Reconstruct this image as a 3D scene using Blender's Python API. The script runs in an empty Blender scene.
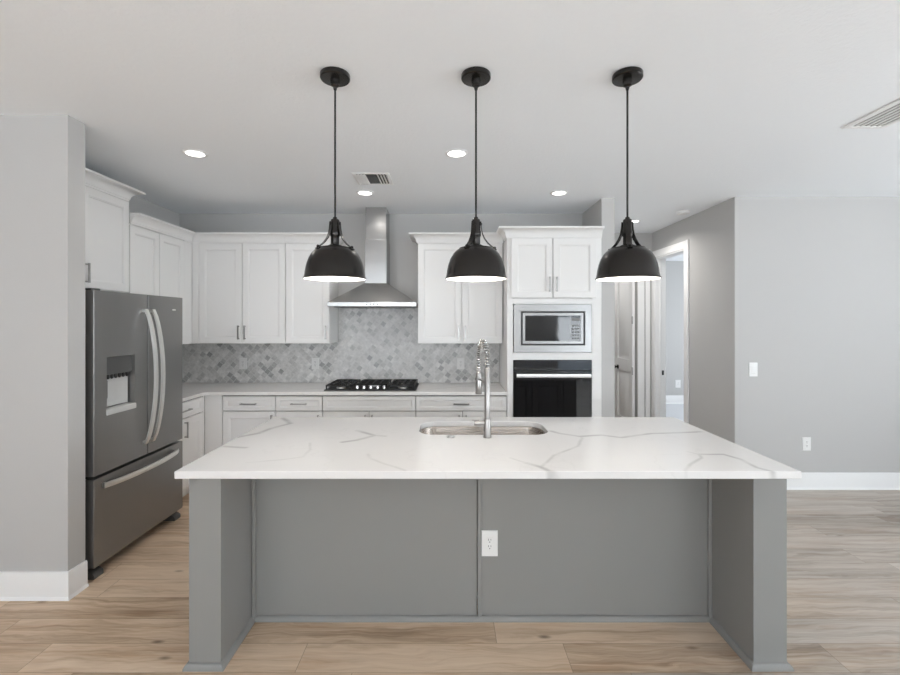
import bpy, bmesh, math, random
from mathutils import Vector, Matrix

C = bpy.context.scene
COL = C.collection
random.seed(7)
PI = math.pi

# ------------------------------------------------------------------ camera
cam = bpy.data.objects.new('camera', bpy.data.cameras.new('camera'))
COL.objects.link(cam)
cam.location = (0, 0, 1.575)
cam.rotation_euler = (PI / 2, 0, 0)
cam.data.sensor_width = 36
cam.data.lens = 18
cam.data.shift_x = 1.5 / 900
cam.data.shift_y = -15.5 / 900
cam.data.clip_start = 0.05
C.camera = cam

# ------------------------------------------------------------------ world, daylight, exposure
w = bpy.data.worlds.new('daylight_sky')
C.world = w
w.use_nodes = True
w.node_tree.nodes['Background'].inputs[0].default_value = (0.72, 0.86, 1.0, 1)
w.node_tree.nodes['Background'].inputs[1].default_value = 1.2


def area(name, loc, rot, sx, sy, power, color):
    d = bpy.data.lights.new(name, 'AREA')
    d.shape = 'RECTANGLE'
    d.size, d.size_y, d.energy, d.color = sx, sy, power, color
    o = bpy.data.objects.new(name, d)
    COL.objects.link(o)
    o.location, o.rotation_euler = loc, rot
    return o


# daylight entering by the windows of the living room behind the camera, by its side window, and by the bedroom's window
area('daylight_rear_window', (-1.2, -3.9, 1.3), (PI / 2 + 1.2, 0, 0), 4.4, 2.2, 195, (0.92, 0.96, 1.0))
area('daylight_patio_door', (4.1, -3.9, 1.2), (PI / 2 + 1.1, 0, 0), 2.2, 2.3, 78, (0.91, 0.96, 1.0))
area('daylight_side_window', (5.95, 0.6, 1.4), (0, PI / 2 + 0.85, 0), 2.0, 3.6, 115, (0.92, 0.965, 1.0))
area('daylight_bedroom_window', (5.9, 7.0, 1.5), (0, PI / 2, 0), 1.6, 2.0, 46, (0.92, 0.96, 1.0))
DOWNLIGHT_W = 1.8
PENDANT_W = 2.2
C.cycles.max_bounces, C.cycles.diffuse_bounces = 20, 12
C.view_settings.view_transform = 'Standard'
C.view_settings.look = 'None'
C.view_settings.gamma = 1
C.view_settings.use_curve_mapping = False
C.view_settings.exposure = 0.42

# ------------------------------------------------------------------ materials


def principled(name, color, rough=0.5, metal=0.0, spec=0.5, **kw):
    m = bpy.data.materials.new(name)
    m.use_nodes = True
    b = m.node_tree.nodes['Principled BSDF']
    b.inputs['Base Color'].default_value = (*color, 1)
    b.inputs['Roughness'].default_value = rough
    b.inputs['Metallic'].default_value = metal
    b.inputs['Specular IOR Level'].default_value = spec
    for k, v in kw.items():
        b.inputs[k.replace('_', ' ')].default_value = v
    return m


class NT:
    """small node-graph helper"""

    def __init__(s, m):
        s.t = m.node_tree
        s.b = s.t.nodes['Principled BSDF']

    def set(s, sock, v):
        if isinstance(v, bpy.types.NodeSocket):
            s.t.links.new(v, sock)
        else:
            sock.default_value = v

    def pos(s):
        n = s.t.nodes.new('ShaderNodeNewGeometry')
        return n.outputs['Position']

    def math(s, op, a, b=0.0, c=0.0, clamp=False):
        n = s.t.nodes.new('ShaderNodeMath')
        n.operation, n.use_clamp = op, clamp
        for i, v in enumerate((a, b, c)):
            s.set(n.inputs[i], v)
        return n.outputs[0]

    def vec(s, op, a, b=None, out=0, scale=None):
        n = s.t.nodes.new('ShaderNodeVectorMath')
        n.operation = op
        s.set(n.inputs[0], a)
        if b is not None:
            s.set(n.inputs[1], b)
        if scale is not None:
            s.set(n.inputs['Scale'], scale)
        return n.outputs[out]

    def xyz(s, v):
        n = s.t.nodes.new('ShaderNodeSeparateXYZ')
        s.set(n.inputs[0], v)
        return n.outputs

    def comb(s, x, y, z):
        n = s.t.nodes.new('ShaderNodeCombineXYZ')
        for i, v in enumerate((x, y, z)):
            s.set(n.inputs[i], v)
        return n.outputs[0]

    def noise(s, v, scale, detail=2.0, rough=0.5, color=False):
        n = s.t.nodes.new('ShaderNodeTexNoise')
        s.set(n.inputs['Vector'], v)
        n.inputs['Scale'].default_value = scale
        n.inputs['Detail'].default_value = detail
        n.inputs['Roughness'].default_value = rough
        return n.outputs['Color' if color else 'Fac']

    def white(s, v, color=False):
        n = s.t.nodes.new('ShaderNodeTexWhiteNoise')
        n.noise_dimensions = '3D'
        s.set(n.inputs['Vector'], v)
        return n.outputs['Color' if color else 'Value']

    def ramp(s, fac, stops):
        n = s.t.nodes.new('ShaderNodeValToRGB')
        e = n.color_ramp.elements
        while len(e) < len(stops):
            e.new(0.5)
        for el, (p, c) in zip(e, stops):
            el.position = p
            el.color = (*c, 1) if len(c) == 3 else c
        s.set(n.inputs[0], fac)
        return n.outputs[0]

    def mix(s, fac, a, b, mode='MIX'):
        n = s.t.nodes.new('ShaderNodeMix')
        n.data_type, n.blend_type = 'RGBA', mode
        s.set(n.inputs[0], fac)
        s.set(n.inputs[6], a if isinstance(a, bpy.types.NodeSocket) else (*a, 1))
        s.set(n.inputs[7], b if isinstance(b, bpy.types.NodeSocket) else (*b, 1))
        return n.outputs[2]

    def bump(s, h, strength, dist=0.01):
        n = s.t.nodes.new('ShaderNodeBump')
        n.inputs['Strength'].default_value = strength
        n.inputs['Distance'].default_value = dist
        s.set(n.inputs['Height'], h)
        s.t.links.new(n.outputs[0], s.b.inputs['Normal'])

    def smooth(s, v, lo, hi, a=0.0, b=1.0):
        n = s.t.nodes.new('ShaderNodeMapRange')
        n.interpolation_type = 'SMOOTHSTEP'
        s.set(n.inputs['Value'], v)
        n.inputs['From Min'].default_value = lo
        n.inputs['From Max'].default_value = hi
        n.inputs['To Min'].default_value = a
        n.inputs['To Max'].default_value = b
        return n.outputs[0]


def painted(name, color, rough, tex=0.0, scale=120.0, spec=0.3):
    m = principled(name, color, rough, spec=spec)
    if tex:
        n = NT(m)
        n.bump(n.noise(n.pos(), scale, 3.0), tex, 0.004)
    return m


def brushed(name, color, rough, stretch, amount=0.12):
    """brushed metal: fine streaks along one direction"""
    m = principled(name, color, rough, metal=0.82 if 'fridge' in name else 1.0)
    n = NT(m)
    v = n.vec('MULTIPLY', n.pos(), stretch)
    f = n.noise(v, 1.0, 2.0)
    n.set(n.b.inputs['Roughness'], n.math('MULTIPLY_ADD', f, amount, rough - amount / 2))
    return m


M = {}
M['wall'] = painted('wall_paint', (0.51, 0.504, 0.495), 0.85, 0.10, 90)
M['ceiling'] = painted('ceiling_paint', (0.875, 0.90, 0.925), 0.9, 0.5, 55)
M['trim'] = painted('trim_paint', (0.84, 0.84, 0.835), 0.4)
M['cabinet'] = painted('cabinet_paint', (0.815, 0.807, 0.795), 0.38)
M['cabinet_inside'] = painted('cabinet_gap_shade', (0.30, 0.29, 0.28), 0.6)
M['island'] = painted('island_paint', (0.258, 0.256, 0.248), 0.42)
M['nickel'] = principled('brushed_nickel', (0.46, 0.45, 0.44), 0.32, 1.0)
M['chrome'] = principled('polished_chrome', (0.62, 0.615, 0.60), 0.18, 1.0)
M['faucet'] = principled('faucet_steel', (0.37, 0.355, 0.34), 0.30, 1.0)
M['steel'] = brushed('stainless_steel', (0.40, 0.395, 0.388), 0.24, (4, 4, 400))
M['steel_m'] = brushed('stainless_steel_microwave', (0.36, 0.355, 0.35), 0.30, (400, 400, 4))
M['steel_h'] = brushed('stainless_steel_hood', (0.43, 0.425, 0.415), 0.26, (400, 400, 4))
M['sink'] = brushed('sink_steel', (0.37, 0.325, 0.285), 0.27, (6, 200, 200))
M['fridge'] = brushed('fridge_dark_steel', (0.27, 0.265, 0.26), 0.34, (300, 300, 3))
M['fridge_side'] = principled('fridge_side_grey', (0.035, 0.035, 0.035), 0.45)
M['fridge_handle'] = principled('fridge_handle_steel', (0.86, 0.85, 0.83), 0.42, 1.0)
M['plastic_grey'] = principled('grey_plastic', (0.20, 0.20, 0.195), 0.45)
M['duct_grey'] = principled('grey_duct', (0.40, 0.40, 0.395), 0.6)
M['plastic_dark'] = principled('dark_grey_plastic', (0.075, 0.075, 0.073), 0.3)
M['plastic_light'] = principled('light_grey_plastic', (0.52, 0.52, 0.51), 0.4)
M['black_glass'] = principled('black_glass', (0.006, 0.006, 0.007), 0.04, spec=0.75)
M['screen_glass'] = principled('control_glass', (0.012, 0.012, 0.015), 0.06, spec=0.7)
M['black'] = principled('matt_black_iron', (0.012, 0.012, 0.012), 0.55)
M['bronze'] = principled('dark_bronze', (0.036, 0.033, 0.031), 0.25, 0.75)
M['white_enamel'] = principled('white_enamel', (0.88, 0.87, 0.85), 0.5)
M['plate'] = principled('white_plastic', (0.80, 0.80, 0.79), 0.35)
M['plate_grey'] = principled('pale_plastic', (0.66, 0.655, 0.64), 0.35)
M['slot'] = principled('dark_slot', (0.02, 0.02, 0.02), 0.6)
M['vent_dark'] = principled('duct_dark', (0.05, 0.05, 0.05), 0.8)
M['carpet'] = principled('bedroom_carpet', (0.62, 0.63, 0.65), 0.95)


def emitter(name, color, strength):
    m = principled(name, color, 0.5)
    b = m.node_tree.nodes['Principled BSDF']
    b.inputs['Emission Color'].default_value = (*color, 1)
    b.inputs['Emission Strength'].default_value = strength
    return m


M['lens'] = emitter('downlight_lens', (1.0, 0.98, 0.95), 4.0)
M['bulb'] = emitter('bulb_glass', (1.0, 0.97, 0.92), 14.0)


def glass(name):
    m = bpy.data.materials.new(name)
    m.use_nodes = True
    b = m.node_tree.nodes['Principled BSDF']
    b.inputs['Base Color'].default_value = (1, 1, 1, 1)
    b.inputs['Roughness'].default_value = 0.0
    b.inputs['Transmission Weight'].default_value = 1.0
    b.inputs['IOR'].default_value = 1.01
    return m


M['glass'] = glass('window_glass')


def floor_material():
    m = principled('oak_plank_floor', (0.4, 0.3, 0.2), 0.36, spec=0.4)
    n = NT(m)
    p = n.pos()
    x, y, z = n.xyz(p)
    PW = 0.1845
    ry = n.math('DIVIDE', n.math('SUBTRACT', y, 2.205), PW)
    row = n.math('FLOOR', ry)
    fy = n.math('FRACT', ry)
    off = n.white(n.comb(row, 3.7, 1.1))
    rx = n.math('ADD', n.math('DIVIDE', x, 1.25), n.math('MULTIPLY', off, 7.0))
    col = n.math('FLOOR', rx)
    fx = n.math('FRACT', rx)
    idv = n.comb(row, col, 0.0)
    tone = n.white(idv)
    tone2 = n.white(n.comb(col, row, 5.0))
    shift = n.vec('SCALE', n.white(idv, True), scale=9.0)
    q = n.vec('ADD', p, shift)
    # cathedral grain: long stretched rings, warped
    warp = n.noise(n.vec('MULTIPLY', q, (3.2, 9.0, 1.0)), 1.0, 3.0)
    gy = n.math('ADD', n.xyz(q)[1], n.math('MULTIPLY', warp, 0.13))
    rings = n.noise(n.comb(n.math('MULTIPLY', n.xyz(q)[0], 0.9), n.math('MULTIPLY', gy, 27.0), 0.0), 1.0, 4.0, 0.62)
    fine = n.noise(n.vec('MULTIPLY', q, (5.0, 190.0, 1.0)), 1.0, 3.0, 0.6)
    broad = n.noise(n.vec('MULTIPLY', q, (1.2, 9.0, 1.0)), 1.0, 2.0)
    g = n.math('ADD', n.math('MULTIPLY_ADD', n.math('SUBTRACT', rings, 0.5), 0.85, 0.31), n.math('MULTIPLY_ADD', n.math('SUBTRACT', fine, 0.5), 0.30, 0.09))
    g = n.math('ADD', g, n.math('MULTIPLY', broad, 0.30))
    g = n.math('ADD', g, n.math('MULTIPLY', n.math('SUBTRACT', tone, 0.5), 0.22))
    c = n.ramp(g, [(0.30, (0.30, 0.205, 0.13)), (0.46, (0.50, 0.365, 0.25)), (0.60, (0.63, 0.48, 0.345)), (0.80, (0.72, 0.575, 0.43))])
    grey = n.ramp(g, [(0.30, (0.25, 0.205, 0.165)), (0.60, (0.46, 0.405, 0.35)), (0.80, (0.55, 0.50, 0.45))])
    c = n.mix(n.smooth(n.math('MULTIPLY_ADD', n.math('MINIMUM', x, 4.0), 0.45, tone2), 0.45, 1.25), c, grey)  # boards grey toward the right: cool daylight cast put into their colour
    tint = n.noise(n.vec('MULTIPLY', q, (1.5, 16.0, 1.0)), 1.0, 3.0, 0.6)
    c = n.mix(n.smooth(tint, 0.50, 0.72, 0.0, 0.55), c, n.mix(1.0, c, (0.80, 0.66, 0.55), 'MULTIPLY'))
    # knots
    kv = n.vec('MULTIPLY', q, (2.4, 6.0, 1.0))
    vo = n.t.nodes.new('ShaderNodeTexVoronoi')
    n.set(vo.inputs['Vector'], kv)
    vo.inputs['Scale'].default_value = 1.0
    sel = n.math('GREATER_THAN', n.xyz(vo.outputs['Color'])[0], 0.52)
    kn = n.math('MULTIPLY', sel, n.smooth(vo.outputs['Distance'], 0.01, 0.115, 1.0, 0.0))
    c = n.mix(n.math('MULTIPLY', kn, 0.75), c, (0.075, 0.042, 0.022))
    # plank seams
    ey = n.math('MINIMUM', fy, n.math('SUBTRACT', 1.0, fy))
    ex = n.math('MINIMUM', fx, n.math('SUBTRACT', 1.0, fx))
    seam = n.math('MAXIMUM', n.math('LESS_THAN', ey, 0.007), n.math('LESS_THAN', ex, 0.0011))
    c = n.mix(n.math('MULTIPLY', seam, 0.55), c, (0.10, 0.065, 0.04))
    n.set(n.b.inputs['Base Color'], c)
    n.set(n.b.inputs['Roughness'], n.math('MULTIPLY_ADD', fine, 0.16, 0.30))
    n.bump(n.math('SUBTRACT', n.math('MULTIPLY', fine, 0.25), seam), 0.12, 0.002)
    return m


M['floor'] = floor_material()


def splash_material():
    m = principled('marble_mosaic', (0.5, 0.5, 0.5), 0.28)
    n = NT(m)
    x, y, z = n.xyz(n.pos())
    a = 0.074
    # staggered lantern-shaped tiles on a diagonal lattice
    u = n.math('DIVIDE', n.math('ADD', x, n.math('ADD', y, z)), a)
    v = n.math('DIVIDE', n.math('SUBTRACT', n.math('ADD', x, y), z), a)
    wv = n.math('MULTIPLY', n.math('SINE', n.math('MULTIPLY', v, 2 * PI)), 0.045)
    wu = n.math('MULTIPLY', n.math('SINE', n.math('MULTIPLY', u, 2 * PI)), -0.045)
    u2 = n.math('ADD', u, wv)
    v2 = n.math('ADD', v, wu)
    idv = n.comb(n.math('FLOOR', u2), n.math('FLOOR', v2), 0.0)
    r = n.white(idv)
    fu, fv = n.math('FRACT', u2), n.math('FRACT', v2)
    eu = n.math('MINIMUM', fu, n.math('SUBTRACT', 1.0, fu))
    ev = n.math('MINIMUM', fv, n.math('SUBTRACT', 1.0, fv))
    e = n.math('MINIMUM', eu, ev)
    cl = n.noise(n.pos(), 3.2, 1.0)
    t = n.math('ADD', r, n.math('MULTIPLY', n.math('SUBTRACT', cl, 0.5), 0.55))
    c = n.ramp(t, [(0.0, (0.56, 0.555, 0.545)), (0.50, (0.49, 0.485, 0.475)), (0.84, (0.41, 0.407, 0.40)), (1.0, (0.27, 0.27, 0.267))])
    mar = n.noise(n.vec('ADD', n.pos(), n.vec('SCALE', n.white(idv, True), scale=5.0)), 26.0, 4.0, 0.65)
    c = n.mix(0.6, c, n.ramp(mar, [(0.3, (0.78, 0.775, 0.765)), (0.7, (1.45, 1.44, 1.42))]), 'MULTIPLY')
    g = n.smooth(e, 0.02, 0.06)
    c = n.mix(g, (0.56, 0.555, 0.55), c)
    n.set(n.b.inputs['Base Color'], c)
    n.bump(g, 0.25, 0.002)
    return m


M['splash'] = splash_material()


def quartz(name, lines, warp=0.02, base=(0.735, 0.722, 0.71)):
    """white quartz with grey veins that follow the listed polylines"""
    m = principled(name, base, 0.13, spec=0.45)
    n = NT(m)
    p = n.pos()
    wn = n.vec('SUBTRACT', n.noise(p, 5.0, 3.0, color=True), (0.5, 0.5, 0.5))
    q0 = n.vec('MULTIPLY', n.vec('ADD', p, n.vec('SCALE', wn, scale=warp * 2)), (1, 1, 0.0))
    best = None
    for pts, wd, st in lines:
        for a, b in zip(pts, pts[1:]):
            a, b = Vector((a[0], a[1], 0)), Vector((b[0], b[1], 0))
            d = b - a
            L2 = max(d.length_squared, 1e-8)
            pa = n.vec('SUBTRACT', q0, tuple(a))
            h = n.math('DIVIDE', n.vec('DOT_PRODUCT', pa, tuple(d), out=1), L2, clamp=True)
            dist = n.vec('LENGTH', n.vec('SUBTRACT', pa, n.vec('SCALE', tuple(d), scale=h)), out=1)
            mk = n.smooth(dist, 0.0, wd * 1.55, st * 0.85, 0.0)
            best = mk if best is None else n.math('MAXIMUM', best, mk)
    fade = n.smooth(n.noise(p, 9.0, 2.0), 0.25, 0.65, 0.35, 1.0)
    # very faint clouding through the slab
    cloud = n.noise(n.vec('MULTIPLY', p, (1.4, 2.6, 1)), 1.5, 4.0, 0.6)
    c = n.mix(n.smooth(cloud, 0.5, 0.75, 0.0, 0.28), base, (0.70, 0.69, 0.675))
    hair = n.smooth(n.math('ABSOLUTE', n.math('SUBTRACT', n.noise(n.vec('ADD', p, (3.1, 1.7, 0)), 1.8, 4.0, 0.55), 0.5)), 0.0, 0.010, 0.10, 0.0)
    c = n.mix(hair, c, (0.50, 0.49, 0.48))
    if best is not None:
        c = n.mix(n.math('MULTIPLY', best, fade), c, (0.34, 0.335, 0.325))
    n.set(n.b.inputs['Base Color'], c)
    return m


def px(x, y):
    d = 450 * 0.661 / (y - 322.0)
    return ((x - 448.5) * d / 450, d)


VEINS = [
    ([px(*q) for q in ((224.8, 446.2), (233, 446.9), (245.8, 447.8))], 0.016, 0.60),
    ([px(*q) for q in ((238, 437.2), (258.7, 433.3), (270.3, 428.7), (290.2, 423.5), (283.2, 418.2))], 0.020, 0.70),
    ([px(*q) for q in ((342.7, 442.2), (356.7, 440.3), (375.3, 435.6), (357.8, 430.5))], 0.018, 0.75),
    ([px(*q) for q in ((375.3, 435.6), (385, 436.2))], 0.014, 0.5),
    ([px(*q) for q in ((368, 454), (371, 458), (388.7, 464.8), (405, 470.6))], 0.010, 0.35),
    ([px(*q) for q in ((310, 442.7), (310, 449.7), (303, 456.7), (286.7, 459), (247, 462.5))], 0.009, 0.28),
    ([px(*q) for q in ((526.3, 463.2), (540.3, 467.0), (549.7, 471.5), (572, 474.5))], 0.016, 0.80),
    ([px(*q) for q in ((541, 467), (554.3, 455.5), (577.7, 446.2), (582, 438), (579.4, 436.4))], 0.010, 0.5),
    ([px(*q) for q in ((510, 457.8), (526.3, 463.2))], 0.010, 0.3),
    ([px(*q) for q in ((551, 431), (560, 433.6), (579.4, 436.4), (601.7, 435), (621, 437.5), (651.7, 433.6), (702, 431.7))], 0.017, 0.75),
    ([px(*q) for q in ((685, 471), (690.6, 464.2), (701.7, 457.8), (699, 454.4), (687.8, 451.7))], 0.010, 0.5),
    ([px(*q) for q in ((701.7, 454.4), (723.9, 454.4), (740.6, 459.4), (757.2, 467.8), (785, 474.5))], 0.014, 0.75),
]
M['quartz'] = quartz('island_quartz', VEINS, 0.012)
M['quartz_plain'] = quartz('worktop_quartz', [([(-1.5, 4.4), (-1.1, 4.55), (-0.7, 4.85)], 0.012, 0.4), ([(-0.2, 4.4), (0.1, 4.6), (0.5, 4.7)], 0.012, 0.4)], 0.03, (0.82, 0.80, 0.78))

# ------------------------------------------------------------------ mesh helpers


class MB:
    """collects shapes into one mesh; T maps builder coordinates into the world"""

    def __init__(s, T=None):
        s.v, s.f, s.sm = [], [], []
        s.T = T

    def add(s, vs, fs, smooth=False):
        b = len(s.v)
        s.v += [tuple(s.T(*p)) if s.T else tuple(p) for p in vs]
        s.f += [tuple(b + i for i in f) for f in fs]
        s.sm += [smooth] * len(fs)
        return s

    def box(s, x0, x1, y0, y1, z0, z1):
        vs = [(x, y, z) for z in (z0, z1) for y in (y0, y1) for x in (x0, x1)]
        return s.add(vs, [(0, 2, 3, 1), (4, 5, 7, 6), (0, 1, 5, 4), (2, 6, 7, 3), (0, 4, 6, 2), (1, 3, 7, 5)])

    def rings(s, rings, smooth=False, closed=False, caps=True):
        """rings: lists of equal point counts, joined in order"""
        n = len(rings[0])
        vs = [p for r in rings for p in r]
        fs = []
        R = len(rings)
        for i in range(R if closed else R - 1):
            a, b = i * n, ((i + 1) % R) * n
            for k in range(n):
                fs.append((a + k, a + (k + 1) % n, b + (k + 1) % n, b + k))
        if caps and not closed:
            fs.append(tuple(range(n - 1, -1, -1)))
            fs.append(tuple(range((R - 1) * n, R * n)))
        return s.add(vs, fs, smooth)

    def lathe(s, prof, c, n=32, axis='z', smooth=True, caps=True):
        """prof: (radius, height) pairs about the axis through c"""
        rs = []
        for r, h in prof:
            ring = []
            for k in range(n):
                a = 2 * PI * k / n
                p, q = r * math.cos(a), r * math.sin(a)
                if axis == 'z':
                    ring.append((c[0] + p, c[1] + q, c[2] + h))
                elif axis == 'y':
                    ring.append((c[0] + p, c[1] + h, c[2] + q))
                else:
                    ring.append((c[0] + h, c[1] + p, c[2] + q))
            rs.append(ring)
        return s.rings(rs, smooth, caps=caps)

    def tube(s, pts, r, n=10, smooth=True, flat=None):
        """a round tube (or a flat strap when flat=(width, thickness, side vector)) along points"""
        pts = [Vector(p) for p in pts]
        rs = []
        up = Vector((0, 0, 1))
        prev = None
        for i, p in enumerate(pts):
            t = (pts[min(i + 1, len(pts) - 1)] - pts[max(i - 1, 0)]).normalized()
            if flat:
                side = Vector(flat[2]).normalized()
            elif prev is None:
                side = t.cross(up if abs(t.z) < 0.95 else Vector((1, 0, 0))).normalized()
            else:
                side = (prev - t * prev.dot(t)).normalized()
            prev = side
            o = side.cross(t).normalized()
            if flat:
                a, b = flat[0] / 2, flat[1] / 2
                rs.append([p + side * a + o * b, p - side * a + o * b, p - side * a - o * b, p + side * a - o * b])
            else:
                rr = r[i] if isinstance(r, (list, tuple)) else r
                rs.append([p + side * rr * math.cos(2 * PI * k / n) + o * rr * math.sin(2 * PI * k / n) for k in range(n)])
        return s.rings(rs, smooth and not flat)

    def extrude(s, path, prof, start=0.0, end=0.0):
        """sweep profile (outward, z) along plan path [(u, v)...] with mitred corners; outward is to the right of travel"""
        P = [Vector((a, b, 0)) for a, b in path]
        rs = []
        for i, p in enumerate(P):
            d0 = (P[i] - P[i - 1]).normalized() if i > 0 else None
            d1 = (P[i + 1] - P[i]).normalized() if i < len(P) - 1 else None
            d0 = d0 or d1
            d1 = d1 or d0
            n0, n1 = Vector((d0.y, -d0.x, 0)), Vector((d1.y, -d1.x, 0))
            m = n0 + n1
            m = m / (m.dot(n0)) if m.length > 1e-6 else n0
            k = (start if i == 0 else 0.0) - (end if i == len(P) - 1 else 0.0)
            rs.append([(p.x + (m.x + d0.x * k) * o, p.y + (m.y + d0.y * k) * o, z) for o, z in prof])
        return s.rings(rs)

    def build(s, name, mat, parent=None, bevel=0.0, seg=2, sharp=35):
        org = Vector((0, 0, 0))
        q = parent
        while q is not None:
            org += q.location
            q = q.parent
        me = bpy.data.meshes.new(name)
        me.from_pydata([tuple(Vector(p) - org) for p in s.v], [], s.f)
        bm = bmesh.new()
        bm.from_mesh(me)
        bmesh.ops.recalc_face_normals(bm, faces=bm.faces[:])
        bm.to_mesh(me)
        bm.free()
        me.polygons.foreach_set('use_smooth', s.sm if not bevel else [True] * len(s.sm))
        me.set_sharp_from_angle(angle=math.radians(sharp))
        me.materials.append(mat)
        o = bpy.data.objects.new(name, me)
        COL.objects.link(o)
        if parent is not None:
            o.parent = parent
        if bevel:
            b = o.modifiers.new('edge', 'BEVEL')
            b.width, b.segments, b.limit_method = bevel, seg, 'ANGLE'
            b.angle_limit = math.radians(40)
            b.harden_normals = True
        return o


def thing(name, label, cat, loc, group=None):
    o = bpy.data.objects.new(name, None)
    COL.objects.link(o)
    o.location = loc
    o.empty_display_size = 0.1
    return tag(o, label, cat, group)


def tag(o, label, cat, group=None):
    o['label'], o['category'] = label, cat
    if group:
        o['group'] = group
    return o


def struct(name, mb, mat, bevel=0.0, parent=None):
    o = mb.build(name, mat, parent, bevel)
    if parent is None:
        o['kind'] = 'structure'
    return o


def copy_thing(root, delta, label, turn=0.0):
    """a copy of a thing, its parts and their sub-parts, moved by delta"""
    r = root.copy()
    COL.objects.link(r)
    r.location = Vector(root.location) + Vector(delta)
    r['label'] = label
    for ch in list(root.children):
        c = ch.copy()
        COL.objects.link(c)
        c.parent = r
        for g in list(ch.children):
            d = g.copy()
            COL.objects.link(d)
            d.parent = c
    r.rotation_euler.z = turn
    return r


# ------------------------------------------------------------------ the shell
CZ = 2.755            # ceiling height
YB = 4.90             # kitchen back wall
XL = -2.93            # kitchen wall beside the refrigerator
REAR = -4.0

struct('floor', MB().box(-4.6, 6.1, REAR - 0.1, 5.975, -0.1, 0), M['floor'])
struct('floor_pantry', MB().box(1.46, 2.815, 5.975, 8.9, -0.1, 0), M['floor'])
struct('floor_bedroom', MB().box(2.815, 6.1, 5.975, 8.9, -0.1, 0.0), M['carpet'])
struct('floor_bedroom_front', MB().box(2.82, 6.1, 4.36, 5.975, 0.0, 0.012), M['carpet'])
struct('ceiling', MB().box(-4.7, 6.2, REAR - 0.1, 8.9, CZ, CZ + 0.12), M['ceiling'])

# wall stub in front of the refrigerator, carrying on to the side of the living room
struct('wall_left_front', MB().box(-4.6, -2.168, 2.564, 2.686, 0, CZ), M['wall'])
struct('wall_left', MB().box(XL - 0.12, XL, 2.686, YB + 0.12, 0, CZ), M['wall'])
struct('wall_back', MB().box(XL, 1.457, YB, YB + 0.12, 0, CZ), M['wall'])
XJ = 2.505            # hinge jamb of the pantry doorway
struct('wall_pantry', MB().box(1.457, 1.580, 4.28, 5.97, 0, CZ), M['wall'])
mb = MB()
mb.box(1.46, 1.64, 5.97, 6.09, 0, CZ)
mb.box(1.64, XJ, 5.97, 6.09, 2.45, CZ)
mb.box(XJ, 2.70, 5.97, 6.09, 0, CZ)
struct('wall_hall', mb, M['wall'])
mb = MB()
DY0, DY1, DZ = 5.137, 5.865, 2.41      # bedroom doorway in the right wall
mb.box(2.70, 2.82, 4.245, DY0, 0, CZ)
mb.box(2.70, 2.82, DY0, DY1, DZ, CZ)
mb.box(2.70, 2.82, DY1, 6.09, 0, CZ)
struct('wall_right_hall', mb, M['wall'])
struct('wall_right_front', MB().box(2.82, 6.1, 4.245, 4.36, 0, CZ), M['wall'])
mb = MB()
mb.box(1.34, 1.46, 5.97, 8.0, 0, CZ)
mb.box(1.46, 2.70, 7.9, 8.0, 0, CZ)
mb.box(2.70, 2.82, 6.09, 8.9, 0, CZ)
struct('wall_pantry_inside', mb, M['wall'])
struct('wall_bedroom', MB().box(2.82, 6.1, 8.70, 8.82, 0, CZ), M['wall'])
# walls of the living room behind and beside the camera, with their windows
mb = MB()
for a, b, z0, z1 in ((-4.6, -3.4, 0, CZ), (-3.4, 1.0, 0, 0.2), (-3.4, 1.0, 2.4, CZ), (1.0, 3.0, 0, CZ), (3.0, 5.2, 2.35, CZ), (5.2, 6.1, 0, CZ)):
    mb.box(a, b, REAR - 0.12, REAR, z0, z1)
struct('wall_rear', mb, M['wall'])
mb = MB()
for a, b, z0, z1 in ((REAR, -1.2, 0, CZ), (-1.2, 2.4, 0, 0.4), (-1.2, 2.4, 2.4, CZ), (2.4, 4.3, 0, CZ)):
    mb.box(6.0, 6.12, a, b, z0, z1)
for a, b, z0, z1 in ((4.36, 6.0, 0, CZ), (6.0, 8.0, 0, 0.7), (6.0, 8.0, 2.3, CZ), (8.0, 8.82, 0, CZ)):
    mb.box(6.0, 6.12, a, b, z0, z1)
struct('wall_right', mb, M['wall'])
struct('wall_left_living', MB().box(-4.72, -4.6, REAR, 2.686, 0, CZ), M['wall'])


def window(name, axis, at, a0, a1, z0, z1, mull):
    mb = MB()
    bars = [(a0, a0 + 0.06, z0, z1), (a1 - 0.06, a1, z0, z1), (a0, a1, z0, z0 + 0.06), (a0, a1, z1 - 0.06, z1)]
    bars += [(k - 0.03, k + 0.03, z0, z1) for k in mull]
    for b0, b1, c0, c1 in bars:
        if axis == 'y':
            mb.box(b0, b1, at - 0.09, at - 0.03, c0, c1)
        else:
            mb.box(at + 0.03, at + 0.09, b0, b1, c0, c1)
    f = struct(name, mb, M['trim'])
    g = MB()
    if axis == 'y':
        g.box(a0 + 0.05, a1 - 0.05, at - 0.064, at - 0.060, z0 + 0.05, z1 - 0.05)
    else:
        g.box(at + 0.060, at + 0.064, a0 + 0.05, a1 - 0.05, z0 + 0.05, z1 - 0.05)
    g.build('window_pane', M['glass'], f)


window('window_1', 'y', REAR, -3.4, 1.0, 0.2, 2.4, (-1.93, -0.47))
window('window_2', 'y', REAR, 3.0, 5.2, 0.0, 2.35, (4.1,))
window('window_3', 'x', 6.0, -1.2, 2.4, 0.4, 2.4, (0.0, 1.2))
window('window_4', 'x', 6.0, 6.0, 8.0, 0.7, 2.3, (7.0,))

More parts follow.
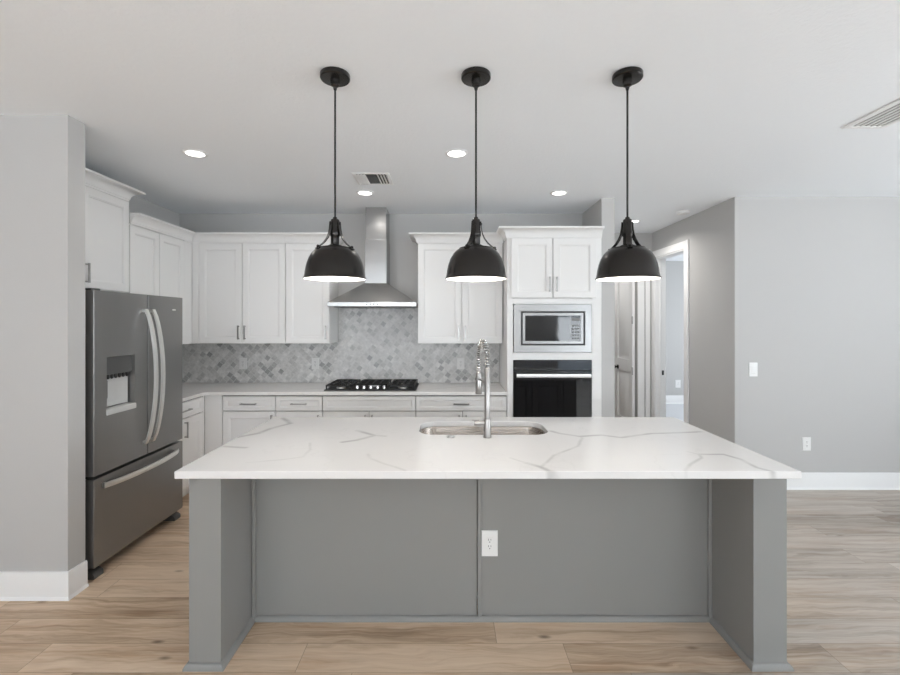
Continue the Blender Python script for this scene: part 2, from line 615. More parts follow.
# baseboards
BASE = [(0, 0), (0.024, 0), (0.022, 0.010), (0.016, 0.017), (0.015, 0.145), (0.011, 0.155), (0, 0.155)]
struct('baseboard_left', MB().extrude([(-2.168, 2.684), (-2.168, 2.564), (-4.59, 2.564)][::-1], BASE), M['trim'])
struct('baseboard_right', MB().extrude([(2.70, DY0 - 0.095), (2.70, 4.245), (5.99, 4.245)], BASE), M['trim'])
struct('baseboard_pantry', MB().extrude([(1.58, 4.285), (1.58, 5.95)], BASE), M['trim'])
struct('baseboard_bedroom', MB().extrude([(2.83, 8.70), (5.99, 8.70)], BASE), M['trim'])

# casing of the bedroom doorway (trim_1) and of the pantry doorway (trim_2)
mb = MB()
mb.box(2.684, 2.70, DY0 - 0.09, DY0 - 0.004, 0, DZ + 0.09)
mb.box(2.684, 2.70, DY1 + 0.004, DY1 + 0.09, 0, DZ + 0.09)
mb.box(2.684, 2.70, DY0 - 0.004, DY1 + 0.004, DZ + 0.004, DZ + 0.09)
mb.box(2.69, 2.83, DY0 - 0.004, DY0 + 0.012, 0, DZ - 0.004)
mb.box(2.69, 2.83, DY1 - 0.012, DY1 + 0.004, 0, DZ - 0.004)
mb.box(2.69, 2.83, DY0, DY1, DZ - 0.014, DZ)
mb.box(2.745, 2.765, DY1 - 0.024, DY1 - 0.012, 0, DZ - 0.014)
trim1 = struct('trim_1', mb, M['trim'], 0.003)
s = MB()
s.box(2.775, 2.80, DY1 - 0.0145, DY1 - 0.0125, 0.885, 0.945)
s.box(2.783, 2.793, DY1 - 0.0150, DY1 - 0.0140, 0.90, 0.93)
s.build('strike_plate', M['slot'], trim1)
mb = MB()
mb.box(XJ, 2.592, 5.952, 5.97, 0, 2.54)
mb.box(2.612, 2.668, 5.955, 5.97, 0, 2.54)
mb.box(1.585, 1.640, 5.952, 5.97, 0, 2.54)
mb.box(1.640, XJ, 5.952, 5.97, 2.45, 2.54)
struct('trim_2', mb, M['trim'], 0.003)

lp = bpy.data.lights.new('pantry_fill_light', 'POINT')  # unseen fill light, added to brighten the open pantry door
lp.energy, lp.shadow_soft_size, lp.color = 9, 0.08, (1.0, 0.97, 0.94)
lo = bpy.data.objects.new('pantry_fill_light', lp)
COL.objects.link(lo)
lo.location = (1.95, 6.9, 2.5)

# the pantry door, standing open into the pantry
XD = 2.452
door = thing('door_1', 'white two-panel pantry door standing open behind the wall end', 'door', (XD, 5.99, 0))
del door['label'], door['category']
door['kind'] = 'structure'


def TD(u, v, z):
    return (XD - v, u, z)


mb = MB(TD)
mb.box(6.00, 6.64, -0.035, -0.022, 0.012, 2.43)
for a, b, c, d in ((6.00, 6.11, 0.012, 2.43), (6.53, 6.64, 0.012, 2.43), (6.11, 6.53, 0.012, 0.24), (6.11, 6.53, 0.90, 1.06), (6.11, 6.53, 2.30, 2.43)):
    mb.box(a, b, -0.024, 0.0, c, d)
for z0, z1 in ((0.24, 0.90), (1.06, 2.30)):
    rr = [[(6.11 + i, v, z0 + i), (6.53 - i, v, z0 + i), (6.53 - i, v, z1 - i), (6.11 + i, v, z1 - i)] for i, v in ((0.015, -0.023), (0.030, -0.021), (0.065, -0.004))]
    mb.rings(rr)
mb.build('door_panel', M['trim'], door)
for z in (0.25, 0.92, 1.60, 2.25):
    mb = MB()
    mb.lathe([(0.008, 0), (0.008, 0.10)], (XD - 0.004, 5.988, z - 0.05), 12)
    mb.box(XD - 0.003, XD + 0.001, 5.99, 6.02, z - 0.05, z + 0.05)
    mb.build('hinge', M['nickel'], door)
mb = MB()
mb.lathe([(0.030, 0), (0.030, -0.008), (0.012, -0.010), (0.012, -0.035), (0.026, -0.042), (0.030, -0.055), (0.022, -0.068), (0.004, -0.071)], (XD - 0.0, 6.505, 0.93), 20, 'x')
mb.build('door_knob', M['bronze'], door)

# tiled backsplash
mb = MB()
mb.box(XL + 0.012, 0.552, YB - 0.010, YB - 0.001, 0.916, 1.357)
mb.box(-1.197, -0.311, YB - 0.010, YB - 0.001, 1.357, 1.75)
mb.box(XL + 0.001, XL + 0.010, 3.66, YB - 0.001, 0.916, 1.357)
tag(mb.build('backsplash', M['splash']), 'grey marble mosaic tile splashback between worktop and wall cabinets', 'backsplash')

# ------------------------------------------------------------------ cabinets


def TB(yf):
    return lambda u, v, z: (u, yf - v, z)


def TL(xf):
    return lambda u, v, z: (xf + v, u, z)


def shaker(T, u0, u1, z0, z1, st=0.062, t=0.020):
    """framed door or drawer front with a sunk panel"""
    mb = MB(T)

    def R(i, v):
        return [(u0 + i, v, z0 + i), (u1 - i, v, z0 + i), (u1 - i, v, z1 - i), (u0 + i, v, z1 - i)]
    mb.rings([R(0, 0), R(0, t - 0.0015), R(0.0015, t), R(st, t), R(st + 0.002, t - 0.003), R(st + 0.008, t - 0.004), R(st + 0.011, t - 0.010)])
    return mb


def pull(T, u, z, length=0.14, vertical=True, v=0.020):
    mb = MB(T)
    h = length / 2
    r = 0.0055
    if vertical:
        mb.box(u - r, u + r, v + 0.022, v + 0.033, z - h, z + h)
        for k in (-1, 1):
            mb.box(u - r, u + r, v, v + 0.024, z + k * (h - 0.008) - 0.005, z + k * (h - 0.008) + 0.005)
    else:
        mb.box(u - h, u + h, v + 0.022, v + 0.033, z - r, z + r)
        for k in (-1, 1):
            mb.box(u + k * (h - 0.008) - 0.005, u + k * (h - 0.008) + 0.005, v, v + 0.024, z - r, z + r)
    return mb


def crown_profile(z0, z1, out=0.085):
    h = z1 - z0
    pts = [(0.0, z0), (0.010, z0), (0.012, z0 + 0.014)]
    for k in range(0, 7):
        a = k / 6 * PI / 2
        pts.append((0.016 + (out - 0.022) * (1 - math.cos(a)), z0 + 0.016 + (h - 0.034) * math.sin(a)))
    pts += [(out, z1 - 0.014), (out, z1), (0.0, z1)]
    return pts


def front(root, T, kind, u0, u1, z0, z1, handle=None, hlen=0.14):
    """a door or drawer front with its pull"""
    st = 0.058 if kind == 'door' else 0.030
    d = shaker(T, u0, u1, z0, z1, st).build(kind, M['cabinet'], root)
    if handle:
        pull(T, handle[0], handle[1], hlen, kind == 'door').build('handle', M['nickel'], d)
    return d


# ---- wall cabinets
ULF, UBF = -2.605, 4.555          # carcass fronts of the wall cabinets
T = TL(ULF)
r = thing('upper_cabinet', 'tall-crowned white wall cabinet above the refrigerator', 'cabinet', (-2.75, 3.17, 1.81), 'white wall cabinets')
MB(T).box(2.692, 3.645, -0.322, 0, 1.81, 2.552).build('carcass', M['cabinet'], r)
front(r, T, 'door', 2.700, 3.168, 1.815, 2.545, (3.14, 1.925))
front(r, T, 'door', 3.174, 3.642, 1.815, 2.545, (3.205, 1.925))
MB(T).extrude([(3.645, -0.322), (3.645, 0.0), (2.692, 0.0)], crown_profile(2.552, 2.645, 0.09)).build('crown_moulding', M['cabinet'], r)

r = thing('upper_cabinet', 'white wall cabinet in the corner just past the refrigerator', 'cabinet', (-2.75, 4.1, 1.358), 'white wall cabinets')
MB(T).box(3.650, YB - 0.005, -0.322, 0, 1.358, 2.38).build('carcass', M['cabinet'], r)
front(r, T, 'door', 3.654, 4.022, 1.362, 2.366, (3.99, 1.47))
front(r, T, 'door', 4.028, 4.400, 1.362, 2.366, (4.06, 1.47))
MB(T).box(4.404, 4.534, 0, 0.019, 1.358, 2.372).build('filler_strip', M['cabinet'], r)
CP = crown_profile(2.372, 2.462, 0.085)
MB(T).extrude([(4.533, 0.019), (3.652, 0.019)], CP, start=1.0).build('crown_moulding', M['cabinet'], r)

T = TB(UBF)
r = thing('upper_cabinet', 'wide two-door white wall cabinet on the back wall next to the corner', 'cabinet', (-2.1, 4.7, 1.358), 'white wall cabinets')
MB(T).box(-2.600, -1.646, -0.340, 0, 1.358, 2.38).build('carcass', M['cabinet'], r)
MB(T).box(-2.582, -2.518, 0, 0.019, 1.358, 2.372).build('filler_strip', M['cabinet'], r)
front(r, T, 'door', -2.514, -2.083, 1.362, 2.366, (-2.112, 1.47))
front(r, T, 'door', -2.077, -1.649, 1.362, 2.366, (-2.048, 1.47))
MB(T).extrude([(-1.644, 0.019), (-2.5835, 0.019)], CP, end=1.0).build('crown_moulding', M['cabinet'], r)

r = thing('upper_cabinet', 'narrow one-door white wall cabinet touching the range hood canopy', 'cabinet', (-1.42, 4.7, 1.358), 'white wall cabinets')
MB(T).box(-1.642, -1.203, -0.340, 0, 1.358, 2.38).build('carcass', M['cabinet'], r)
front(r, T, 'door', -1.638, -1.206, 1.362, 2.366, (-1.236, 1.47))
MB(T).extrude([(-1.203, -0.340), (-1.203, 0.019), (-1.642, 0.019)], CP).build('crown_moulding', M['cabinet'], r)

r = thing('upper_cabinet', 'two-door white wall cabinet between range hood and oven tower', 'cabinet', (0.12, 4.7, 1.358), 'white wall cabinets')
MB(T).box(-0.310, 0.546, -0.340, 0, 1.358, 2.38).build('carcass', M['cabinet'], r)
front(r, T, 'door', -0.307, 0.131, 1.362, 2.366, (0.100, 1.47))
front(r, T, 'door', 0.137, 0.543, 1.362, 2.366, (0.168, 1.47))
MB(T).extrude([(0.546, 0.019), (-0.310, 0.019), (-0.310, -0.340)], CP).build('crown_moulding', M['cabinet'], r)

# ---- base cabinets
BBF, BLF = 4.28, -2.33
T = TB(BBF)


def base(label, u0, u1, splits, drawer_handle, door_handles, T, depth=0.60):
    xy = T((u0 + u1) / 2, -0.3, 0)
    r = thing('base_cabinet', label, 'cabinet', xy, 'white base cabinets')
    MB(T).box(u0, u1, -depth, 0, 0.10, 0.882).build('carcass', M['cabinet_inside'], r)
    MB(T).box(u0, u1, -0.075, -0.060, 0.0, 0.10).build('toe_kick', M['cabinet'], r)
    g = 0.003
    front(r, T, 'drawer', u0 + g, u1 - g, 0.735, 0.868, drawer_handle, 0.15)
    e = [u0] + splits + [u1]
    for i, (a, b) in enumerate(zip(e, e[1:])):
        front(r, T, 'door', a + g, b - g, 0.112, 0.726, door_handles[i] if door_handles else None)
    return r


r = base('white base cabinet in the back run, beside the inside corner', -2.142, -1.638, [], (-1.89, 0.80), [(-1.670, 0.63)], T)
mb = MB(T)
mb.box(-2.308, -2.146, -0.01, 0.018, 0.10, 0.882)
mb.box(-2.308, -2.146, -0.075, -0.060, 0.0, 0.10)
mb.build('filler_strip', M['cabinet'], r)
base('narrow white base cabinet just before the cooktop', -1.636, -1.195, [], (-1.415, 0.80), [(-1.23, 0.63)], T)
base('wide white base cabinet under the cooktop, without drawer pull', -1.193, -0.311, [-0.752], None, [(-0.785, 0.63), (-0.72, 0.63)], T)
base('white base cabinet between the cooktop and the oven tower', -0.309, 0.552, [0.133], (0.122, 0.80), [(0.10, 0.63), (0.166, 0.63)], T)
r = base('white base cabinet at a right angle beside the refrigerator', 3.668, 4.235, [3.905], (3.935, 0.80), [(3.70, 0.63), (3.94, 0.63)], TL(BLF), 0.595)
MB(TL(BLF)).box(4.238, 4.262, -0.2, 0.018, 0.0, 0.882).build('filler_strip', M['cabinet'], r)

# ---- L-shaped worktop
bm = bmesh.new()
out = [(XL + 0.003, 3.655), (-2.300, 3.655), (-2.300, 4.19)]
for k in range(1, 7):
    a = k / 7 * PI / 2
    out.append((-2.245 - 0.055 * math.cos(a), 4.19 + 0.055 * math.sin(a)))
out += [(-2.245, 4.245), (0.552, 4.245), (0.552, YB - 0.003), (XL + 0.003, YB - 0.003)]
mb = MB()
mb.rings([[(x, y, 0.884) for x, y in out], [(x, y, 0.914) for x, y in out]])
tag(mb.build('worktop', M['quartz_plain'], None, 0.003), 'L-shaped white quartz worktop along the back wall', 'worktop')

# ---- oven tower
TT = TB(4.28)
r = thing('oven_tower', 'tall white built-in cabinet holding the oven and the microwave', 'cabinet', (1.0, 4.55, 0))
mb = MB(TT)
mb.box(0.556, 0.612, -0.605, 0.018, 0.0, 2.372)
mb.box(1.358, 1.450, -0.605, 0.018, 0.0, 2.372)
for z0, z1 in ((0.10, 0.125), (0.478, 0.499), (1.216, 1.284), (1.746, 1.800), (2.365, 2.372)):
    mb.box(0.612, 1.358, -0.605, 0.018, z0, z1)
mb.box(0.612, 1.358, -0.605, -0.59, 0.125, 2.365)
mb.build('carcass', M['cabinet'], r, 0.0015)
T2 = TB(4.262)
front(r, T2, 'door', 0.592, 0.982, 1.803, 2.362, (0.953, 1.93))
front(r, T2, 'door', 0.988, 1.395, 1.803, 2.362, (1.018, 1.93))
front(r, TT, 'drawer', 0.616, 1.354, 0.13, 0.474, (0.985, 0.40), 0.16)
MB(TT).extrude([(1.450, 0.018), (0.556, 0.018), (0.556, -0.165)], crown_profile(2.372, 2.466, 0.085)).build('crown_moulding', M['cabinet'], r)

# ---- microwave
r = thing('microwave', 'built-in stainless microwave with wide steel trim above the oven', 'microwave', (0.985, 4.26, 1.29))
MB().box(0.66, 1.31, 4.258, 4.72, 1.33, 1.70).build('body', M['fridge_side'], r)
mb = MB(TT)


def RR(u0, u1, z0, z1, v):
    return [(u0, v, z0), (u1, v, z0), (u1, v, z1), (u0, v, z1)]


mb.rings([RR(0.616, 1.354, 1.286, 1.744, 0.019), RR(0.618, 1.352, 1.288, 1.742, 0.030), RR(0.683, 1.292, 1.353, 1.677, 0.030), RR(0.690, 1.285, 1.360, 1.670, 0.010), RR(0.64, 1.33, 1.32, 1.71, 0.004)], closed=False, caps=False)
mb.build('trim_frame', M['steel_m'], r)
mb = MB(TT)
mb.rings([RR(0.700, 1.276, 1.368, 1.662, -0.04), RR(0.700, 1.276, 1.368, 1.662, 0.026), RR(0.703, 1.273, 1.371, 1.659, 0.029), RR(0.722, 1.254, 1.392, 1.638, 0.029), RR(0.724, 1.252, 1.394, 1.636, 0.026)])
d = mb.build('door', M['steel_m'], r)
MB(TT).box(0.726, 1.148, 0.0265, 0.0285, 1.396, 1.634).build('window', M['black_glass'], d)
mb = MB(TT)
mb.box(1.152, 1.250, 0.0265, 0.0285, 1.396, 1.634)
cp = mb.build('control_panel', M['screen_glass'], r)
mb = MB(TT)
for i in range(3):
    for j in range(5):
        mb.box(1.166 + i * 0.026, 1.184 + i * 0.026, 0.0286, 0.0292, 1.412 + j * 0.030, 1.428 + j * 0.030)
mb.build('keypad', M['plastic_grey'], cp)
MB(TT).box(1.164, 1.238, 0.0286, 0.0292, 1.585, 1.615).build('display', M['plastic_grey'], cp)

# ---- wall oven
r = thing('wall_oven', 'built-in black glass oven with a steel bar handle', 'oven', (0.985, 4.26, 0.5))
MB().box(0.66, 1.31, 4.285, 4.80, 0.53, 1.19).build('body', M['fridge_side'], r)
mb = MB(TT)
mb.box(0.616, 1.354, -0.004, 0.026, 1.118, 1.214)
cp = mb.build('control_panel', M['screen_glass'], r, 0.002)
MB(TT).box(0.90, 1.07, 0.0262, 0.0268, 1.145, 1.185).build('display', M['black_glass'], cp)
mb = MB(TT)
mb.box(0.616, 1.354, -0.004, 0.030, 0.502, 1.108)
d = mb.build('door', M['black_glass'], r, 0.002)
MB(TT).box(0.616, 1.354, 0.0305, 0.0325, 0.503, 0.540).build('lower_strip', M['steel_h'], d)
mb = MB(TT)
mb.rings([[(u, 0.072 + a, 1.072 + b) for a, b in ((-0.012, -0.018), (0.010, -0.018), (0.014, 0), (0.010, 0.018), (-0.012, 0.018))] for u in (0.637, 1.333)])
mb.box(0.650, 0.680, 0.030, 0.065, 1.060, 1.084)
mb.box(1.290, 1.320, 0.030, 0.065, 1.060, 1.084)
mb.build('handle', M['fridge_handle'], d, 0.002)

# ---- range hood
r = thing('range_hood', 'stainless steel chimney range hood over the cooktop', 'range hood', (-0.744, 4.75, 1.728))
HX0, HX1, HY0 = -1.188, -0.318, 4.405
YH = YB - 0.012
mb = MB()
mb.rings([[(HX0, HY0, z), (HX1, HY0, z), (HX1, YH, z), (HX0, YH, z)] for z in (1.728, 1.770)] + [[(-0.86, 4.61, 1.975), (-0.632, 4.61, 1.975), (-0.632, YH, 1.975), (-0.86, YH, 1.975)]])
cn = mb.build('canopy', M['steel_h'], r, 0.003)
MB().box(HX0 + 0.05, HX1 - 0.05, HY0 + 0.05, YH - 0.05, 1.722, 1.729).build('filter', M['plastic_grey'], cn)
mb = MB()
for k in range(4):
    mb.lathe([(0.008, 0), (0.008, -0.004), (0.006, -0.006)], (-0.80 + k * 0.035, HY0, 1.749), 12, 'y')
mb.build('control_button', M['plastic_light'], cn)
MB().box(-0.857, -0.635, 4.613, YH, 1.973, 2.42).build('chimney', M['steel'], r, 0.002)
MB().box(-0.852, -0.640, 4.618, YH, 2.42, CZ - 0.002).build('chimney_extension', M['steel'], r, 0.002)

# ---- cooktop
r = thing('cooktop', 'black five-burner gas cooktop set in the worktop', 'cooktop', (-0.756, 4.55, 0.914))
mb = MB()
mb.box(-1.197, -0.315, 4.315, 4.80, 0.915, 0.924)
mb.build('surface', M['black'], r, 0.003)
bspots = [(-1.06, 4.44), (-1.06, 4.68), (-0.756, 4.60), (-0.45, 4.44), (-0.45, 4.68)]
for i, (x, y) in enumerate(bspots):
    s = 1.35 if i == 2 else 1.0
    mb = MB()
    mb.lathe([(0.045 * s, 0), (0.045 * s, 0.008), (0.038 * s, 0.014), (0.0, 0.014)], (x, y, 0.924), 24)
    b = mb.build('burner', M['fridge_handle'], r)
    MB().lathe([(0.032 * s, 0), (0.034 * s, 0.003), (0.034 * s, 0.008), (0.028 * s, 0.011), (0.0, 0.011)], (x, y, 0.938), 24).build('burner_cap', M['black'], b)
for x0, x1 in ((-1.185, -0.935), (-0.905, -0.607), (-0.577, -0.327)):
    mb = MB()
    y0, y1 = (4.335, 4.79) if x0 != -0.905 else (4.44, 4.79)
    z0, z1 = 0.952, 0.966
    for x in (x0, x1 - 0.014):
        mb.box(x, x + 0.014, y0, y1, z0, z1)
    for y in (y0, (y0 + y1) / 2 - 0.006, y1 - 0.014):
        mb.box(x0, x1, y, y + 0.014, z0, z1)
    xm = (x0 + x1) / 2
    for f in (0.27, 0.5, 0.73):
        xb = x0 + (x1 - x0) * f
        mb.box(xb - 0.006, xb + 0.006, y0, y1, z0 + 0.001, z1 - 0.001)
    for f in (0.25, 0.75):
        yb = y0 + (y1 - y0) * f
        mb.box(x0, x1, yb - 0.006, yb + 0.006, z0 + 0.0015, z1 - 0.0015)
    for x in (x0, x1 - 0.014):
        for y in (y0, y1 - 0.014):
            mb.box(x + 0.001, x + 0.013, y + 0.001, y + 0.013, 0.924, z0 + 0.002)
    mb.build('grate', M['black'], r, 0.002)
for k in range(5):
    mb = MB()
    x = -0.756 + (k - 2) * 0.066
    mb.lathe([(0.022, 0), (0.022, 0.006), (0.017, 0.008), (0.0155, 0.030), (0.012, 0.033), (0, 0.033)], (x, 4.375, 0.924), 20)
    mb.box(x - 0.003, x + 0.003, 4.360, 4.390, 0.955, 0.960)
    mb.build('knob', M['chrome'], r)

# ------------------------------------------------------------------ refrigerator
FX = -2.155                      # face of the doors
FY0, FY1 = 2.735, 3.648
r = thing('refrigerator', 'dark stainless french-door refrigerator with a water dispenser', 'refrigerator', (-2.5, 3.18, 0))
MB().box(-2.90, -2.235, FY0 + 0.008, FY1 - 0.008, 0.035, 1.745).build('body', M['fridge_side'], r, 0.006)
TF = TL(FX - 0.070)


def slab(u0, u1, z0, z1, T=TF, t=0.070, rad=0.004):
    """a door with rounded long edges and a slightly crowned face"""
    mb = MB(T)
    prof = [(u0, 0.0)]
    for k in range(0, 6):
        a = k / 5 * PI / 2
        prof.append((u0 + rad * (1 - math.cos(a)), t - rad + rad * math.sin(a)))
    for k in range(5, -1, -1):
        a = k / 5 * PI / 2
        prof.append((u1 - rad * (1 - math.cos(a)), t - rad + rad * math.sin(a)))
    prof.append((u1, 0.0))
    n = len(prof)
    mb.rings([[(u, v, z) for u, v in prof] for z in (z0, z1)], True)
    return mb


def cut(o, x0, x1, y0, y1, z0, z1):
    """cut a box-shaped recess out of a mesh, keeping a plain mesh"""
    tmp = MB().box(x0, x1, y0, y1, z0, z1).build('cutter', M['black'])
    md = o.modifiers.new('recess', 'BOOLEAN')
    md.object, md.operation, md.solver = tmp, 'DIFFERENCE', 'EXACT'
    dg = bpy.context.evaluated_depsgraph_get()
    me = bpy.data.meshes.new_from_object(o.evaluated_get(dg))
    o.modifiers.clear()
    o.data = me
    bpy.data.objects.remove(tmp)
    me.materials.clear()
    me.materials.append(M['fridge'])
    me.set_sharp_from_angle(angle=math.radians(35))


SPLIT = 3.225
d1 = slab(FY0, SPLIT - 0.005, 0.632, 1.770).build('door', M['fridge'], r)
bpy.context.view_layer.update()
cut(d1, -2.205, -2.10, 2.838, 3.092, 1.02, 1.352)
d2 = slab(SPLIT + 0.005, FY1, 0.632, 1.770).build('door', M['fridge'], r)
d3 = slab(FY0, FY1, 0.075, 0.612).build('freezer_drawer', M['fridge'], r)


def bow_handle(vertical, at, a0, a1, bulge=0.075, w=0.030):
    """a flat bowed bar on two feet"""
    mb = MB()
    rs = []
    N = 20
    for i in range(N + 1):
        t = i / N
        s = a0 + (a1 - a0) * t
        e = (1 - (2 * t - 1) ** 2)
        x = FX + 0.012 + bulge * e ** 0.75
        h = 0.009
        if vertical:
            rs.append([(x - h, at - w / 2, s), (x + h * 0.6, at - w / 2, s), (x + h, at, s), (x + h * 0.6, at + w / 2, s), (x - h, at + w / 2, s)])
        else:
            rs.append([(x - h, s, at - w / 2), (x + h * 0.6, s, at - w / 2), (x + h, s, at), (x + h * 0.6, s, at + w / 2), (x - h, s, at + w / 2)])
    mb.rings(rs, True)
    for s in (a0, a1):
        k = 0.012 if s == a0 else -0.012
        if vertical:
            mb.box(FX - 0.001, FX + 0.014, at - w / 2, at + w / 2, min(s, s + 2 * k), max(s, s + 2 * k))
        else:
            mb.box(FX - 0.001, FX + 0.014, min(s, s + 2 * k), max(s, s + 2 * k), at - w / 2, at + w / 2)
    return mb


bow_handle(True, SPLIT - 0.038, 0.712, 1.668).build('handle', M['fridge_handle'], d1)
bow_handle(True, SPLIT + 0.040, 0.712, 1.668).build('handle', M['fridge_handle'], d2)
bow_handle(False, 0.557, 2.80, 3.565, 0.050, 0.032).build('handle', M['fridge_handle'], d3)
# water and ice dispenser in the near door
dp = MB()
y0, y1 = 2.838, 3.092
dp.box(-2.2045, -2.172, y0 + 0.002, y1 - 0.002, 1.236, 1.350)
dsp = dp.build('dispenser', M['plastic_dark'], d1, 0.004)
mb = MB()
rs = []
for k in range(9):
    a = k / 8
    yy = y0 + 0.055 + a * (y1 - 0.012 - y0 - 0.055)
    xx = -2.196 - 0.006 * math.sin(a * PI)
    rs.append([(xx - 0.002, yy, 1.03), (xx, yy, 1.03), (xx, yy, 1.215), (xx - 0.002, yy, 1.215)])
mb.rings(rs, True)
mb.build('dispenser_back', M['plastic_light'], dsp)
mb = MB()
mb.box(-2.200, -2.185, y0 + 0.018, y0 + 0.050, 1.085, 1.20)
mb.build('paddle', M['plastic_grey'], dsp, 0.004)
mb = MB()
for k in range(6):
    mb.lathe([(0.009, 0.0), (0.009, -0.022), (0.004, -0.028)], (-2.182, y0 + 0.045 + k * 0.034, 1.236), 10)
mb.build('nozzle', M['slot'], dsp)
mb = MB()
mb.box(-2.2045, -2.146, y0 - 0.004, y1 + 0.004, 0.985, 1.022)
mb.build('drip_tray', M['plastic_light'], dsp, 0.004)
MB().box(FX, FX + 0.0015, 3.512, 3.553, 1.665, 1.675).build('badge', M['fridge_handle'], d2)
for y in (FY0 + 0.012, FY1 - 0.090):
    mb = MB()
    rs = []
    for k in range(7):
        a = k / 6 * PI / 2
        rs.append([(-2.32 + 0.155 * math.sin(a) + q, y + p, z) for p, q, z in ((0, 0, 0.0), (0.078, 0, 0.0), (0.078, 0, 0.020 + 0.040 * math.cos(a)), (0, 0, 0.020 + 0.040 * math.cos(a)))])
    mb.rings(rs, True)
    mb.build('foot', M['plastic_dark'], r)
for y in (FY0 + 0.02, FY1 - 0.10):
    MB().box(-2.32, -2.19, y, y + 0.08, 1.746, 1.764 if y > 3 else 1.785).build('hinge_cover', M['fridge_side'], r, 0.006)
MB().box(-2.238, -2.222, FY0 + 0.02, FY1 - 0.02, 0.09, 1.74).build('door_gasket', M['slot'], r)

# ------------------------------------------------------------------ island
IX0, IX1, IY0, IY1 = -1.2135, 1.563, 1.990, 3.130
r = thing('kitchen_island', 'grey panelled kitchen island base under the veined white top', 'island', (0.17, 2.5, 0))
PYF, PYB, PNL = 2.045, 3.09, 2.378
MB().box(-1.180, -1.034, PYF, PYB, 0, 0.879).build('end_panel', M['island'], r, 0.002)
MB().box(1.386, 1.5385, PYF, PYB, 0, 0.879).build('end_panel', M['island'], r, 0.002)
MB().box(-1.034, 0.150, PNL, PNL + 0.018, 0, 0.879).build('back_panel', M['island'], r)
MB().box(0.162, 1.386, PNL, PNL + 0.018, 0, 0.879).build('back_panel', M['island'], r)
MB().box(0.1535, 0.174, PNL - 0.009, PNL - 0.0005, 0.022, 0.878).build('seam_batten', M['island'], r, 0.0015)
MB().box(-1.0335, -1.014, PNL - 0.019, PNL - 0.0005, 0.022, 0.878).build('corner_batten', M['island'], r, 0.004)
MB().box(1.366, 1.3855, PNL - 0.019, PNL - 0.0005, 0.022, 0.878).build('corner_batten', M['island'], r, 0.004)
SHOE = [(0.0005, 0.0), (0.019, 0.0), (0.018, 0.010), (0.013, 0.020), (0.006, 0.026), (0.0005, 0.028)]
mb = MB()
mb.extrude([(-1.18, PYB), (-1.18, PYF), (-1.034, PYF), (-1.034, PNL), (1.386, PNL), (1.386, PYF), (1.5385, PYF), (1.5385, PYB)], SHOE)
mb.build('shoe_moulding', M['island'], r)
T = lambda u, v, z: (u, 3.07 + v, z)
MB().box(-1.034, 1.386, 3.05, 3.07, 0.10, 0.879).build('kitchen_side_front', M['island'], r)
for a, b in ((-1.03, -0.63), (-0.625, -0.225), (-0.22, 0.205), (0.21, 0.63), (0.635, 1.0), (1.005, 1.382)):
    d = shaker(T, a, b, 0.11, 0.87).build('door', M['island'], r)
    pull(T, b - 0.035, 0.76).build('handle', M['nickel'], d)
MB().box(-1.03, 1.38, 2.40, 3.045, 0.10, 0.118).build('bottom_board', M['island'], r)

# the quartz top with its sink cut-out


def round_rect(x0, x1, y0, y1, rad, n=8):
    pts = []
    for cx, cy, a0 in ((x1 - rad, y1 - rad, 0), (x0 + rad, y1 - rad, PI / 2), (x0 + rad, y0 + rad, PI), (x1 - rad, y0 + rad, 1.5 * PI)):
        for k in range(n + 1):
            a = a0 + k / n * PI / 2
            pts.append((cx + rad * math.cos(a), cy + rad * math.sin(a)))
    return pts


SX0, SX1, SY0, SY1 = -0.178, 0.602, 2.640, 2.990
me = bpy.data.meshes.new('island_top')
bm = bmesh.new()
o_ = [bm.verts.new((x, y, 0.914)) for x, y in ((IX0, IY0), (IX1, IY0), (IX1, IY1), (IX0, IY1))]
h_ = [bm.verts.new((x, y, 0.914)) for x, y in round_rect(SX0, SX1, SY0, SY1, 0.105)]
es = [bm.edges.new((l[i], l[(i + 1) % len(l)])) for l in (o_, h_) for i in range(len(l))]
bmesh.ops.triangle_fill(bm, use_beauty=True, use_dissolve=False, edges=es)
ext = bmesh.ops.extrude_face_region(bm, geom=bm.faces[:])
bmesh.ops.translate(bm, vec=(0, 0, -0.034), verts=[g for g in ext['geom'] if isinstance(g, bmesh.types.BMVert)])
bmesh.ops.recalc_face_normals(bm, faces=bm.faces[:])
bm.to_mesh(me)
bm.free()
me.materials.append(M['quartz'])
top = bpy.data.objects.new('island_top', me)
COL.objects.link(top)
b = top.modifiers.new('edge', 'BEVEL')
b.width, b.segments, b.limit_method, b.angle_limit = 0.0035, 2, 'ANGLE', math.radians(50)
tag(top, 'large white quartz island top with grey veins', 'countertop')

# sink
r = thing('sink', 'single-bowl stainless undermount sink set in the island top', 'sink', (0.21, 2.815, 0.879))
mb = MB()
rs = []
for off, z, rad in ((-0.020, 0.8785, 0.125), (0.004, 0.8785, 0.102), (0.006, 0.874, 0.100), (0.010, 0.72, 0.096), (0.022, 0.695, 0.085), (0.05, 0.685, 0.06)):
    rs.append([(x, y, z) for x, y in round_rect(SX0 + off, SX1 - off, SY0 + off, SY1 - off, rad)])
mb.rings(rs, True, caps=False)
fl = rs[-1]
mb.add(fl, [tuple(range(len(fl)))])
sk = mb.build('bowl', M['sink'], r)
sol = sk.modifiers.new('gauge', 'SOLIDIFY')
sol.thickness, sol.offset = 0.0015, -1
MB().lathe([(0.045, 0.0), (0.045, 0.004), (0.036, 0.005), (0.030, 0.002), (0.0, 0.002)], (0.21, 2.86, 0.6855), 28).build('drain', M['chrome'], r)

